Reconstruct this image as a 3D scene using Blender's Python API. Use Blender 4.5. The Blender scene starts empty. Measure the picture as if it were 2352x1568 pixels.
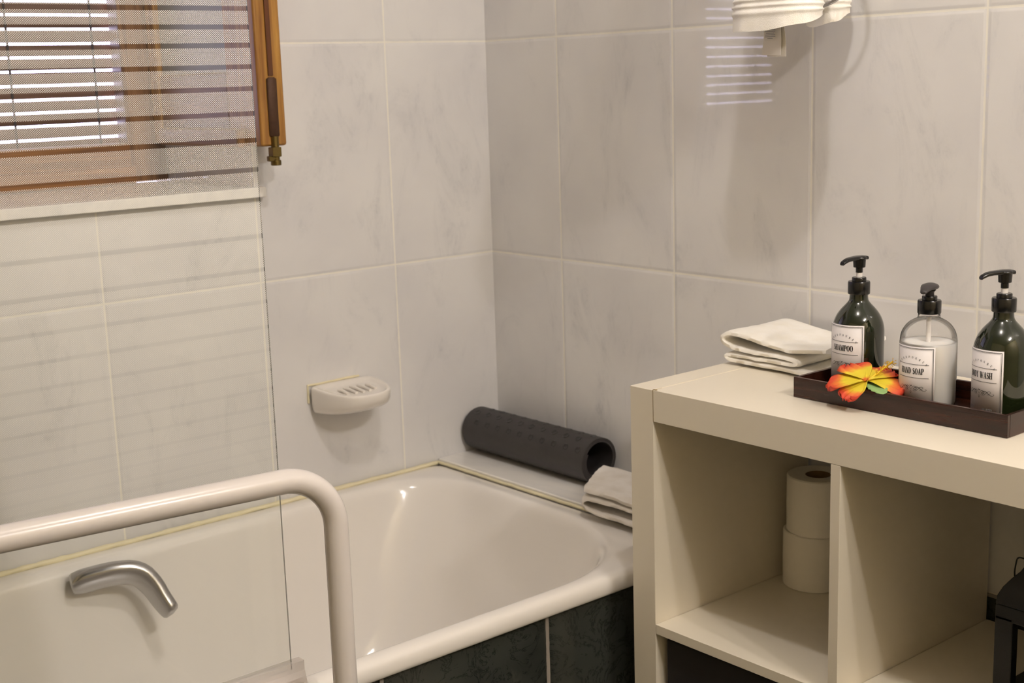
import bpy, bmesh, math, random
from mathutils import Vector, Matrix, noise
random.seed(4)
PI = math.pi
sc = bpy.context.scene
COL = sc.collection

# ------------------------------------------------------------------ helpers
def tag(o, label=None, cat=None, group=None, kind=None):
    if label: o['label'] = label
    if cat: o['category'] = cat
    if group: o['group'] = group
    if kind: o['kind'] = kind
    return o

def empty(name, loc, label=None, cat=None, group=None, kind=None, rz=0):
    o = bpy.data.objects.new(name, None)
    COL.objects.link(o)
    o.location = loc
    o.rotation_euler = (0, 0, rz)
    o.empty_display_size = 0.05
    return tag(o, label, cat, group, kind)

class MB:
    """collects verts/faces, then links ONE mesh object"""
    def __init__(s):
        s.v = []; s.f = []; s.m = []
    def add(s, vs, fs, mi=0):
        n = len(s.v)
        s.v += [tuple(v) for v in vs]
        s.f += [tuple(i + n for i in f) for f in fs]
        s.m += [mi] * len(fs)
        return s
    def box(s, a, b, mi=0):
        x0, y0, z0 = a; x1, y1, z1 = b
        vs = [(x0,y0,z0),(x1,y0,z0),(x1,y1,z0),(x0,y1,z0),(x0,y0,z1),(x1,y0,z1),(x1,y1,z1),(x0,y1,z1)]
        return s.add(vs, [(0,3,2,1),(4,5,6,7),(0,1,5,4),(1,2,6,5),(2,3,7,6),(3,0,4,7)], mi)
    def loft(s, rings, closed=True, cap0=False, cap1=False, mi=0):
        n = len(rings[0]); vs = [p for r in rings for p in r]; fs = []
        for k in range(len(rings) - 1):
            for i in range(n if closed else n - 1):
                j = (i + 1) % n
                fs.append((k*n+i, k*n+j, (k+1)*n+j, (k+1)*n+i))
        if cap0: fs.append(tuple(range(n))[::-1])
        if cap1: fs.append(tuple((len(rings)-1)*n + i for i in range(n)))
        return s.add(vs, fs, mi)
    def lathe(s, prof, c=(0,0,0), n=48, cap0=False, cap1=False, mi=0):
        rings = [[(c[0]+r*math.cos(2*PI*i/n), c[1]+r*math.sin(2*PI*i/n), c[2]+z) for i in range(n)] for r, z in prof]
        return s.loft(rings, True, cap0, cap1, mi)
    def tube(s, pts, r, n=16, cap=True, mi=0):
        pts = [Vector(p) for p in pts]; rings = []
        rr = r if isinstance(r, (list, tuple)) else [r] * len(pts)
        up = None
        for i, p in enumerate(pts):
            a = pts[max(i-1, 0)]; b = pts[min(i+1, len(pts)-1)]
            t = (b - a).normalized()
            if up is None:
                up = Vector((0,0,1)) if abs(t.z) < .9 else Vector((1,0,0))
            u = (up - t * up.dot(t)).normalized(); w = t.cross(u); up = u
            rings.append([p + (u*math.cos(2*PI*k/n) + w*math.sin(2*PI*k/n)) * rr[i] for k in range(n)])
        return s.loft(rings, True, cap, cap, mi)
    def build(s, name, mat, parent=None, smooth=False, bevel=0, subd=0, angle=40, seg=2):
        me = bpy.data.meshes.new(name)
        me.from_pydata(s.v, [], s.f)
        me.validate()
        mats = mat if isinstance(mat, (list, tuple)) else [mat]
        for m_ in mats: me.materials.append(m_)
        if len(mats) > 1:
            for p, i in zip(me.polygons, s.m): p.material_index = i
        bm = bmesh.new(); bm.from_mesh(me)
        bmesh.ops.recalc_face_normals(bm, faces=bm.faces)
        bm.to_mesh(me); bm.free()
        if smooth or bevel or subd:
            for p in me.polygons: p.use_smooth = True
        o = bpy.data.objects.new(name, me)
        COL.objects.link(o)
        if parent: o.parent = parent
        if bevel:
            b = o.modifiers.new('bevel', 'BEVEL'); b.width = bevel; b.segments = seg
            b.limit_method = 'ANGLE'; b.angle_limit = math.radians(35); b.harden_normals = True
        if subd:
            d = o.modifiers.new('subd', 'SUBSURF'); d.levels = subd; d.render_levels = subd
        if smooth and not subd and not bevel:
            me.set_sharp_from_angle(angle=math.radians(angle))
        return o

def chaikin(pts, k=2, closed=False):
    pts = [Vector(p) for p in pts]
    for _ in range(k):
        out = []
        n = len(pts)
        rng = range(n) if closed else range(n - 1)
        if not closed: out.append(pts[0])
        for i in rng:
            a = pts[i]; b = pts[(i+1) % n]
            out.append(a*.75 + b*.25); out.append(a*.25 + b*.75)
        if not closed: out.append(pts[-1])
        pts = out
    return pts

# ------------------------------------------------------------------ materials
class NT:
    def __init__(s, name):
        s.m = bpy.data.materials.new(name); s.m.use_nodes = True
        s.t = s.m.node_tree; s.n = s.t.nodes; s.l = s.t.links
        s.b = s.n.get('Principled BSDF'); s.out = s.n.get('Material Output')
    def node(s, ty, **k):
        n = s.n.new(ty)
        for a, v in k.items(): setattr(n, a, v)
        return n
    def set(s, sock, v):
        if hasattr(v, 'links') or isinstance(v, bpy.types.NodeSocket): s.l.new(v, sock)
        else: sock.default_value = v
    def math(s, op, a, b=None, c=None, clamp=False):
        n = s.node('ShaderNodeMath', operation=op); n.use_clamp = clamp
        s.set(n.inputs[0], a)
        if b is not None: s.set(n.inputs[1], b)
        if c is not None: s.set(n.inputs[2], c)
        return n.outputs[0]
    def maprange(s, v, a, b, c=0, d=1, smooth=False):
        n = s.node('ShaderNodeMapRange')
        if smooth: n.interpolation_type = 'SMOOTHSTEP'
        for i, x in enumerate((v, a, b, c, d)): s.set(n.inputs[i], x)
        return n.outputs[0]
    def mix(s, f, a, b):
        n = s.node('ShaderNodeMix', data_type='RGBA')
        s.set(n.inputs[0], f); s.set(n.inputs[6], a); s.set(n.inputs[7], b)
        return n.outputs[2]
    def noise(s, vec, scale, detail=4, rough=.55, dist=0):
        n = s.node('ShaderNodeTexNoise'); 
        if vec is not None: s.l.new(vec, n.inputs['Vector'])
        n.inputs['Scale'].default_value = scale; n.inputs['Detail'].default_value = detail
        n.inputs['Roughness'].default_value = rough; n.inputs['Distortion'].default_value = dist
        return n.outputs[0]
    def coords(s, which='Object'):
        return s.node('ShaderNodeTexCoord').outputs[which]
    def mapping(s, vec, scale=(1,1,1), rot=(0,0,0), loc=(0,0,0)):
        n = s.node('ShaderNodeMapping'); s.l.new(vec, n.inputs[0])
        n.inputs['Location'].default_value = loc; n.inputs['Rotation'].default_value = rot; n.inputs['Scale'].default_value = scale
        return n.outputs[0]
    def bump(s, h, strength=.3, dist=.01):
        n = s.node('ShaderNodeBump'); n.inputs['Strength'].default_value = strength
        n.inputs['Distance'].default_value = dist; s.l.new(h, n.inputs['Height'])
        s.l.new(n.outputs[0], s.b.inputs['Normal']); return n
    def P(s, **k):
        for a, v in k.items():
            s.set(s.b.inputs[a.replace('_', ' ')], v)
        return s.m

def c4(r, g, b): return (r, g, b, 1)
def srgb(r, g, b):
    f = lambda x: ((x/255+.055)/1.055)**2.4 if x/255 > .04045 else x/255/12.92
    return (f(r), f(g), f(b), 1)

def simple(name, col, rough=.5, metal=0, spec=.5, var=0, vscale=8, bump=0, bscale=200, coat=0):
    t = NT(name)
    if var:
        n = t.noise(t.coords(), vscale, 5)
        d = tuple(max(0, x*(1-var)) for x in col[:3]) + (1,)
        t.P(Base_Color=t.mix(n, col, d))
    else: t.P(Base_Color=col)
    t.P(Roughness=rough, Metallic=metal)
    t.b.inputs['Specular IOR Level'].default_value = spec
    t.b.inputs['Coat Weight'].default_value = coat
    if bump: t.bump(t.noise(t.coords(), bscale, 3), bump, .002)
    return t.m

TW, TH = 0.31934, 0.45406
Z2 = 0.897
def tile_mat(name, axis, off, zoff=Z2, tw=TW, th=TH, dark=False):
    """glossy marbled wall tile; axis = horizontal coordinate index in object (=world) space"""
    t = NT(name)
    sep = t.node('ShaderNodeSeparateXYZ'); co = t.coords(); t.l.new(co, sep.inputs[0])
    def cell(v, o, w):
        q = t.math('DIVIDE', t.math('SUBTRACT', v, o), w)
        fl = t.math('FLOOR', q); fr = t.math('SUBTRACT', q, fl)
        d = t.math('MULTIPLY', t.math('MINIMUM', fr, t.math('SUBTRACT', 1.0, fr)), w)
        return fl, d
    fu, du = cell(sep.outputs[axis], off, tw)
    fv, dv = cell(sep.outputs[2], zoff, th)
    d = t.math('MINIMUM', du, dv)
    wob = t.maprange(t.noise(co, 60, 2), .3, .7, -.0004, .0004)
    grout = t.maprange(t.math('ADD', d, wob), .0013 if not dark else .0030, .0023 if not dark else .0040, 1, 0, True)
    cu = t.maprange(du, .0006, .0075, 0, 1, True); cv = t.maprange(dv, .0006, .0075, 0, 1, True)
    cush = t.math('MULTIPLY', cu, cv)
    # per tile random shift of veins
    cmb = t.node('ShaderNodeCombineXYZ'); t.l.new(fu, cmb.inputs[0]); t.l.new(fv, cmb.inputs[2]); cmb.inputs[1].default_value = axis*7.3
    wn = t.node('ShaderNodeTexWhiteNoise'); wn.noise_dimensions = '3D'; t.l.new(cmb.outputs[0], wn.inputs[0])
    sc_ = t.node('ShaderNodeVectorMath', operation='SCALE'); t.l.new(wn.outputs['Color'], sc_.inputs[0]); sc_.inputs['Scale'].default_value = 9
    ad = t.node('ShaderNodeVectorMath', operation='ADD'); t.l.new(co, ad.inputs[0]); t.l.new(sc_.outputs[0], ad.inputs[1])
    cb2 = t.node('ShaderNodeSeparateXYZ'); t.l.new(ad.outputs[0], cb2.inputs[0])
    cb3 = t.node('ShaderNodeCombineXYZ'); t.l.new(cb2.outputs[axis], cb3.inputs[0]); t.l.new(cb2.outputs[2], cb3.inputs[1])
    vec = t.mapping(cb3.outputs[0], scale=(8.5, 3.6, 1), rot=(0, 0, -.6 if axis == 0 else -.5))
    n1 = t.noise(vec, 1.0, 7, .68, .9)
    streak = t.maprange(n1, .50, .74, 0, 1, True)
    n2 = t.noise(t.mapping(cb3.outputs[0], scale=(44, 30, 1), rot=(0, 0, -.5)), 1.0, 6, .75, .6)
    fine = t.maprange(n2, .45, .72, 0, 1, True)
    n3 = t.noise(cb3.outputs[0], 4.5, 3, .5)
    cloud = t.maprange(n3, .3, .75, 0, 1, True)
    vein = t.math('MULTIPLY', streak, t.math('ADD', .35, t.math('MULTIPLY', fine, .65)))
    if dark:
        base = t.mix(cloud, srgb(60, 63, 58), srgb(34, 37, 34)); base = t.mix(vein, base, srgb(84, 86, 76))
        crack = t.math('ABSOLUTE', t.math('SUBTRACT', t.noise(cb3.outputs[0], 16, 6, .7, 1.2), .5))
        base = t.mix(t.maprange(crack, 0, .02, .8, 0), base, srgb(16, 20, 18))
        gcol = srgb(150, 142, 132)
    else:
        base = t.mix(cloud, srgb(230, 228, 226), srgb(220, 218, 218))
        base = t.mix(t.math('MULTIPLY', vein, .62), base, srgb(176, 177, 181))
        gcol = srgb(240, 236, 226)
    t.P(Base_Color=t.mix(grout, base, gcol))
    t.P(Roughness=t.maprange(grout, 0, 1,   .022 if not dark else .16, .6))
    wavy = t.noise(cb3.outputs[0], 55, 2, .5)
    h = t.math('ADD', t.math('MULTIPLY', cush, 1.0), t.math('MULTIPLY', wavy, .0065))
    t.bump(h, .55, .0016)
    t.b.inputs['Specular IOR Level'].default_value = .42
    return t.m

XA = -0.26352; YB = -0.22762
M = {}
M['tileA'] = tile_mat('marble_tile_window_wall', 0, XA)
M['tileB'] = tile_mat('marble_tile_right_wall', 1, YB)
M['tileJ'] = tile_mat('marble_tile_reveal', 1, 0.01)
M['darkA'] = tile_mat('dark_green_marble_tile', 0, -0.5245, .443, .3245, .45, True)
M['darkB'] = tile_mat('dark_green_marble_skirting', 1, YB, .4421, TW, .46, True)
M['paint'] = simple('ceiling_paint', srgb(238, 234, 226), .8, var=.03)
M['wallfar'] = simple('pale_tile_far', srgb(214, 198, 160), .4, var=.05, vscale=3)
M['floor'] = tile_mat('dark_green_floor_tile', 0, 0, .1, .33, .33, True)
M['enamel'] = simple('white_enamel', srgb(242, 237, 230), .10, var=.015, vscale=3, coat=.3)
M['ceramic'] = simple('white_ceramic', srgb(236, 230, 222), .09, var=.01, vscale=20, coat=.4)
M['silicone'] = simple('yellowed_silicone', srgb(240, 230, 194), .5, var=.16, vscale=38)
M['ledge'] = NT('ledge_marble').m
t = NT('ledge_marble_tile'); n = t.noise(t.mapping(t.coords(), scale=(10, 4, 8), rot=(0,0,.5)), 1, 6, .65, .6)
t.P(Base_Color=t.mix(t.maprange(n, .45, .72), srgb(245, 241, 234), srgb(222, 220, 218)), Roughness=.15); M['ledge'] = t.m
M['chrome'] = simple('chrome', (.52, .51, .51, 1), .16, metal=1)
M['laminate'] = simple('white_laminate', srgb(238, 229, 210), .30, var=.015, vscale=5, bump=.02, bscale=400)
M['lam_edge'] = simple('white_edge_band', srgb(238, 229, 208), .34, var=.015, vscale=5)
M['glue'] = simple('yellowed_joint', srgb(150, 124, 66), .6, var=.3, vscale=60)
M['white_paint'] = simple('white_powder_coat', srgb(225, 218, 213), .24, var=.01, vscale=6, coat=.12)
M['black_plastic'] = simple('black_plastic', (.004, .004, .004, 1), .22)
M['black_matt'] = simple('black_soft_plastic', (.035, .03, .03, 1), .42)
M['white_plastic'] = simple('white_plastic', srgb(238, 234, 230), .35)
M['rubber'] = simple('dark_rubber', (.040, .035, .034, 1), .5, var=.3, vscale=40, bump=.25, bscale=700)
M['box_fabric'] = simple('dark_brown_fabric', (.018, .014, .013, 1), .8, var=.2, vscale=60, bump=.2, bscale=600)
M['paper'] = simple('tissue_paper', srgb(246, 241, 230), .9, var=.03, vscale=30, bump=.15, bscale=500)
M['card'] = simple('cardboard_core', srgb(140, 112, 78), .9)
M['brass'] = simple('aged_brass', (.22, .16, .055, 1), .35, metal=1, var=.4, vscale=90)
M['rust'] = simple('rusty_steel', (.10, .045, .022, 1), .6, metal=.4, var=.5, vscale=70, bump=.4, bscale=250)
M['label'] = simple('paper_label', srgb(226, 220, 218), .45)
M['ink'] = simple('black_ink', (.02, .02, .02, 1), .5)
M['greyink'] = simple('grey_ink', (.24, .24, .25, 1), .5)
M['lantern'] = simple('black_metal', (.006, .006, .006, 1), .45, bump=.2, bscale=400)
M['leaf'] = simple('green_fabric_leaf', srgb(150, 186, 116), .5, var=.25, vscale=60)
M['pistil'] = simple('yellow_stamen', srgb(238, 196, 30), .5)
M['tag'] = simple('satin_care_tag', srgb(250, 244, 234), .4)

def wood(name, light, dark, axis='z', rough=.32):
    t = NT(name)
    s = {'z': (60, 60, 2.2), 'y': (60, 2.2, 60), 'x': (2.2, 60, 60)}[axis]
    v = t.mapping(t.coords(), scale=s)
    n = t.noise(v, 1, 5, .65, 1.2); n2 = t.noise(t.mapping(t.coords(), scale=tuple(k*4 for k in s)), 1, 3)
    f = t.math('ADD', t.math('MULTIPLY', n, .8), t.math('MULTIPLY', n2, .25))
    t.P(Base_Color=t.mix(t.maprange(f, .35, .72), light, dark), Roughness=rough)
    t.bump(n2, .12, .001)
    return t.m
M['wood'] = wood('honey_wood', srgb(190, 142, 66), srgb(120, 72, 28))
M['wood_y'] = wood('honey_wood_horizontal', srgb(156, 114, 66), srgb(100, 66, 36), 'y')
M['wood_x'] = wood('honey_wood_bottom_rail', srgb(168, 112, 56), srgb(100, 62, 32), 'x')
M['tray'] = wood('dark_stained_bamboo', (.007, .0032, .0028, 1), (.055, .014, .006, 1), 'y', .26)
M['tray_x'] = wood('dark_stained_bamboo_end', (.007, .0032, .0028, 1), (.045, .012, .006, 1), 'x', .26)
M['slat'] = wood('brown_slat', srgb(128, 98, 88), srgb(88, 62, 52), 'x', .5)

def terry(name, col, dark, sc1=900, strength=.6):
    t = NT(name)
    n = t.noise(t.coords(), 26, 4); f = t.noise(t.coords(), sc1, 2)
    t.P(Base_Color=t.mix(t.maprange(n, .35, .7), col, dark), Roughness=.95)
    t.b.inputs['Sheen Weight'].default_value = .3
    t.b.inputs['Specular IOR Level'].default_value = .15
    h = t.math('ADD', t.math('MULTIPLY', f, .6), n)
    t.bump(h, strength, .002)
    return t.m
M['terry'] = terry('cream_cotton', srgb(255, 251, 243), srgb(249, 243, 230))
M['terry2'] = terry('off_white_cotton', srgb(240, 234, 226), srgb(228, 220, 208))

# glass
def thin_glass(name, tint, rough=0.0, ior=1.5):
    t = NT(name)
    tr = t.node('ShaderNodeBsdfTransparent'); tr.inputs[0].default_value = tint
    gl = t.node('ShaderNodeBsdfGlossy'); gl.inputs['Roughness'].default_value = rough
    fr = t.node('ShaderNodeFresnel'); fr.inputs['IOR'].default_value = ior
    mx = t.node('ShaderNodeMixShader')
    t.l.new(fr.outputs[0], mx.inputs[0]); t.l.new(tr.outputs[0], mx.inputs[1]); t.l.new(gl.outputs[0], mx.inputs[2])
    t.l.new(mx.outputs[0], t.out.inputs[0]); t.n.remove(t.b)
    return t.m
M['glass'] = thin_glass('screen_glass', (.982, .99, .978, 1), ior=1.3)
M['pane'] = simple('frosted_window_pane', srgb(150, 152, 138), .3)
M['clear_plastic'] = thin_glass('clear_bottle_plastic', (.99, .99, .99, 1), .02, 1.22)
t = NT('clear_seal_strip'); t.P(Base_Color=srgb(250, 240, 238), Roughness=.2, Alpha=.35); M['seal'] = t.m
t = NT('glass_cut_edge'); t.P(Base_Color=srgb(150, 152, 144), Roughness=.12, Alpha=.7); M['gedge'] = t.m

# printed dots
t = NT('white_dot_print')
sp = t.node('ShaderNodeSeparateXYZ'); t.l.new(t.coords(), sp.inputs[0])
PX, PZ = .0027, .00124
v = t.math('DIVIDE', sp.outputs[2], PZ); row = t.math('FLOOR', v)
shift = t.math('MULTIPLY', t.math('FLOORED_MODULO', row, 2.0), .5)
u = t.math('ADD', t.math('DIVIDE', sp.outputs[0], PX), shift)
fu = t.math('MULTIPLY', t.math('SUBTRACT', t.math('SUBTRACT', u, t.math('FLOOR', u)), .5), PX)
fv = t.math('MULTIPLY', t.math('SUBTRACT', t.math('SUBTRACT', v, row), .5), PZ)
d = t.math('SQRT', t.math('ADD', t.math('MULTIPLY', fu, fu), t.math('MULTIPLY', fv, fv)))
rad = t.maprange(sp.outputs[2], .74, 1.12, .00030, .00061)
mask = t.math('LESS_THAN', d, rad)
t.P(Base_Color=srgb(240, 238, 232), Roughness=.6, Alpha=mask)
M['dots'] = t.m

# bottle green plastic with liquid
t = NT('dark_green_bottle'); t.P(Base_Color=(.012, .018, .007, 1), Roughness=.02)
lw = t.node('ShaderNodeLayerWeight'); lw.inputs[0].default_value = .4
sp = t.node('ShaderNodeSeparateXYZ'); t.l.new(t.coords(), sp.inputs[0])
t.P(Base_Color=t.mix(t.noise(t.coords(), 30, 3), (.005, .008, .003, 1), (.012, .017, .005, 1)))
t.b.inputs['Coat Weight'].default_value = .5
M['green'] = t.m
t = NT('white_liquid_soap'); t.P(Base_Color=srgb(246, 242, 236), Roughness=.25)
t.b.inputs['Subsurface Weight'].default_value = 1.0; t.b.inputs['Subsurface Radius'].default_value = (.9,.85,.8); t.b.inputs['Subsurface Scale'].default_value = .02; M['soap'] = t.m
# petals
t = NT('orange_yellow_petal')
at = t.node('ShaderNodeAttribute'); at.attribute_name = 'r'
n = t.noise(t.coords(), 60, 3)
f = t.math('ADD', at.outputs['Fac'], t.math('MULTIPLY', t.math('SUBTRACT', n, .5), .35))
cr = t.node('ShaderNodeValToRGB'); t.l.new(f, cr.inputs[0])
e = cr.color_ramp.elements; e[0].position = 0; e[0].color = srgb(214, 110, 34); e[1].position = 1; e[1].color = srgb(196, 58, 34)
for p_, c_ in ((.10, srgb(214, 192, 44)), (.50, srgb(220, 198, 48)), (.66, srgb(222, 124, 48)), (.82, srgb(208, 76, 44))):
    x_ = e.new(p_); x_.color = c_
t.P(Base_Color=cr.outputs[0], Roughness=.6)
M['petal'] = t.m

# ------------------------------------------------------------------ room shell
def struct(name, mb, mat, **k):
    return tag(mb.build(name, mat, **k), kind='structure')
ZC = 2.45
OX0, OX1, OZ0, OZ1, RD = -1.54, -.583, 1.062, 2.05, .42     # window opening, reveal depth
XL, YF = -3.1, -3.7
w = MB()
w.box((OX1, 0, -.05), (.25, RD, ZC)); w.box((XL, 0, -.05), (OX0, RD, ZC))
w.box((OX0, 0, -.05), (OX1, RD, OZ0)); w.box((OX0, 0, OZ1), (OX1, RD, ZC))
wl = struct('wall_left', w, [M['tileA'], M['tileJ']])
for p in wl.data.polygons:
    if abs(p.normal.x) > .5: p.material_index = 1
struct('wall_right', MB().box((0, YF, -.05), (.2, 0, ZC)), M['tileB'])
struct('wall_back', MB().box((XL, YF-.15, -.05), (.2, YF, ZC)), M['wallfar'])
struct('wall_near', MB().box((XL-.15, YF-.15, -.05), (XL, RD, ZC)), M['wallfar'])
struct('floor', MB().box((XL, YF, -.06), (.2, 0, 0)), M['floor'])
struct('ceiling', MB().box((XL-.15, YF-.15, ZC), (.25, RD, ZC+.1)), M['paint'])
struct('baseboard_right', MB().box((-.006, YF, 0), (0, -.78, .443)), M['darkB'], bevel=.0015)
# sill slab
struct('trim_1', MB().box((OX0, -.022, OZ0+.001), (-.568, .0, 1.083)).box((OX0, 0, OZ0+.001), (OX1, .36, 1.083)), M['ledge'], bevel=.003)
# tiled ledge between bath and right wall
struct('trim_2', MB().box((-.176, -.77, 0), (-.001, -.001, .459)), [M['ledge']], bevel=.003)
# tiled apron under the bath rim
struct('trim_3', MB().box((-1.9, -.752, 0), (-.177, -.735, .417)), M['darkA'], bevel=.001)

# ------------------------------------------------------------------ window
win = empty('window_1', (0, 0, 0), kind='structure')
f = MB()
f.box((-.668, .36, 1.083), (OX1, .41, OZ1)); f.box((OX0, .36, 1.083), (OX0+.08, .41, OZ1))
f.box((OX0+.08, .36, OZ1-.08), (-.668, .41, OZ1))
f.build('window_frame', wood('brown_frame_wood', srgb(150, 106, 64), srgb(96, 62, 36)), win, bevel=.004)
f = MB().box((OX0+.08, .345, 1.083), (-.668, .41, 1.165)).box((OX0+.08, .325, 1.083), (-.668, .346, 1.12))
f.build('frame_bottom_rail', M['wood_x'], win, bevel=.006)
# open casement: plane x ~ -.62, from y=.36 to y=-.09
cas = MB()
z0, z1 = 1.1615, 2.0
cas.box((-.611, -.088, z0), (-.556, .03, z1))
cas.box((-.611, .315, z0), (-.586, .358, z1))
cas.build('casement_stiles', M['wood'], win, bevel=.005)
ca2 = MB().box((-.609, .03, z0+.004), (-.586, .315, 1.30)).box((-.609, .03, z1-.09), (-.586, .315, z1))
ca2.box((-.628, -.03, z0-.002), (-.609, .30, z0+.033))
c2 = ca2.build('casement_rails', M['wood_y'], win, bevel=.005)
MB().box((-.600, .028, 1.298), (-.594, .317, z1-.088)).build('window_pane', M['pane'], win)
# edge grooves + bolt gear
g = MB()
g.box((-.5885, -.0915, 1.29), (-.579, -.087, z1), 0)
g.build('bolt_groove', wood('dark_wood_groove', srgb(110, 62, 24), srgb(70, 36, 14)), c2)
g = MB(); pts = [(-.600, -.0895, 1.168), (-.600, -.0895, 1.286)]
ring = []
for z_, s_ in ((1.178, .6), (1.181, 1), (1.284, 1), (1.287, .6)):
    ring.append([(-.583+.0105*s_*math.cos(a), -.090+.0045*s_*math.sin(a), z_) for a in [2*PI*i/16 for i in range(16)]])
g.loft(ring, True, True, True)
g.build('bolt_cover', M['rust'], c2, smooth=True)
g = MB(); g.tube([(-.583, -.0885, 1.13), (-.583, -.0885, 1.18)], .0075, 12)
g.box((-.5935, -.098, 1.142), (-.575, -.080, 1.160)); g.box((-.600, -.094, 1.134), (-.587, -.084, 1.144)); g.tube([(-.583, -.0885, 1.126), (-.583, -.0885, 1.136)], .0098, 12)
g.build('bolt_tip', M['brass'], c2, bevel=.0015)

# slatted blind outside
bl = empty('venetian_blind', (-1.2, .44, 1.15), 'brown slatted blind hanging outside the open window behind the dotted glass', 'blind')
bz = [1.4532, 1.4262, 1.3982, 1.3693, 1.3421, 1.3148, 1.2866, 1.2583, 1.2326, 1.2059, 1.1783]
zs = sorted(bz + [1.4532 + .0277*k for k in range(1, 21)])
s = MB(); gap = .0026
for i in range(len(zs) - 1):
    a, b = zs[i] + gap - .44*0, zs[i+1] - gap
    # shallow rounded slat, seen as a strip between two light gaps
    prof = [(.43, a), (.427, a+.003), (.4245, (a+b)/2), (.427, b-.003), (.43, b)]
    prof += [(.437, b), (.437, a)]
    s.loft([[(x, y, z) for y, z in prof] for x in (-1.52, -.656)], True, True, True)
so = s.build('slats', M['slat'], bl, smooth=True); 
s = MB().box((-1.52, .424, 1.083), (-.656, .437, 1.1783 - gap))
so2 = s.build('bottom_rail', M['slat'], bl, bevel=.003)
s = MB()
for x in (-.699, -.874, -1.05, -1.225, -1.40):
    s.box((x-.0016*1.4, .4215, 1.10), (x+.0016*1.4, .4235, 2.03))
s.build('ladder_cord', simple('dark_cord', (.05, .04, .05, 1), .8), bl)
for ch in bl.children:
    ch.matrix_parent_inverse = Matrix.Translation(-bl.location)

# ------------------------------------------------------------------ bathtub
tub = empty('bathtub', (-1.0, -.38, 0), 'white enamelled bath with rounded end set into the tiled corner', 'bathtub')
def rrect(x0, x1, y0, y1, r, z, n=7, re=None):
    """corner order: (x1,y1),(x0,y1),(x0,y0),(x1,y0) ; equal counts on straight sides"""
    pts = []
    cs = [((x1, y1), 0), ((x0, y1), 90), ((x0, y0), 180), ((x1, y0), 270)]
    rs = re or (r, r, r, r)
    arcs = []
    for (cx, cy), a0 in cs:
        rr = rs[len(arcs)]
        ox = cx - rr if cx == x1 else cx + rr; oy = cy - rr if cy == y1 else cy + rr
        arcs.append([(ox + rr*math.cos(math.radians(a0 + 90*i/n)), oy + rr*math.sin(math.radians(a0 + 90*i/n))) for i in range(n+1)])
    for k in range(4):
        pts += arcs[k]
        a = arcs[k][-1]; b = arcs[(k+1) % 4][0]; m_ = 10 if k in (0, 2) else 4
        for j in range(1, m_): pts.append((a[0]+(b[0]-a[0])*j/m_, a[1]+(b[1]-a[1])*j/m_))
    return [(x, y, z) for x, y in pts]
L = []
L.append(rrect(-1.89, -.180, -.760, -.007, .012, .418))
L.append(rrect(-1.89, -.180, -.763, -.007, .014, .422))
L.append(rrect(-1.89, -.180, -.763, -.007, .016, .436))
L.append(rrect(-1.89, -.181, -.758, -.008, .018, .4455))
L.append(rrect(-1.888, -.184, -.748, -.010, .02, .4490))
q = [(-1.81, -.210, -.734, -.036, .4490, (.14, .10, .10, .25)), (-1.802, -.217, -.728, -.043, .4470, (.14, .1, .1, .255)),
     (-1.795, -.226, -.723, -.050, .4380, (.14, .1, .1, .255)), (-1.79, -.233, -.719, -.055, .424, (.14, .1, .1, .25)),
     (-1.78, -.258, -.708, -.066, .36, (.165, .1, .1, .23)), (-1.76, -.312, -.690, -.086, .26, (.15, .1, .1, .21)),
     (-1.73, -.355, -.668, -.108, .16, (.14, .1, .1, .19)), (-1.70, -.395, -.645, -.130, .105, (.13, .1, .1, .17)),
     (-1.64, -.450, -.600, -.175, .076, (.11, .1, .1, .13)), (-1.5, -.55, -.52, -.25, .068, (.08, .08, .08, .08))]
for x0, x1, y0, y1, z, re in q: L.append(rrect(x0, x1, y0, y1, 0, z, re=re))
tb = MB().loft(L, True, False, True).build('tub_basin', M['enamel'], tub, smooth=True, subd=2)
tb.modifiers.new('sol', 'SOLIDIFY').thickness = .003
# seals
s = MB()
def bead(pts, r):
    P_ = [Vector(p) for p in pts]; out = []
    for i in range(len(P_)-1):
        a, b = P_[i], P_[i+1]; k = max(2, int((b-a).length/.012))
        for j in range(k): out.append(a.lerp(b, j/k))
    out.append(P_[-1])
    s.tube([p + Vector((0, noise.noise(p*40)*.0012, noise.noise(p*33)*.0012)) for p in out], [r*(1+.35*noise.noise(p*55)) for p in out], 8)
bead([(-1.88, -.0075, .4510), (-.184, -.0075, .4510)], .0050)
s.build('wall_seal', M['silicone'], tub, smooth=True, angle=80)
s = MB(); bead([(-.180, -.004, .4520), (-.180, -.76, .4520)], .0034)
s.build('ledge_seal', M['silicone'], tub, smooth=True, angle=80)
# chrome grip on the inner far side
path = chaikin([(-1.040, -.072, .423), (-1.012, -.083, .428), (-.972, -.098, .4335), (-.932, -.112, .4290), (-.912, -.124, .402), (-.903, -.140, .374), (-.893, -.158, .352)], 2)
hb = MB(); rings = []
for i, p in enumerate(path):
    a = path[max(i-1, 0)]; b = path[min(i+1, len(path)-1)]; tt = (b-a).normalized()
    side = Vector((.10, -.62, .78)); side = (side - tt*side.dot(tt)).normalized(); up = tt.cross(side)
    k = i/(len(path)-1); wd = (.5+.5*min(1, k/.16))*.0265*(1-.34*max(0, (k-.5)/.5)**2); th = .0170*(1-.30*k)
    end = min(1, math.sqrt(max(.02, 1-(1-min(k/.06, 1))**2)), math.sqrt(max(.02, 1-(1-min((1-k)/.10, 1))**2)))
    rings.append([p + side*math.copysign(abs(math.cos(q_))**.7, math.cos(q_))*wd*end + up*math.copysign(abs(math.sin(q_))**.75, math.sin(q_))*th*end for q_ in [2*PI*j/20 for j in range(20)]])
hb.loft(rings, True, True, True)
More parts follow.
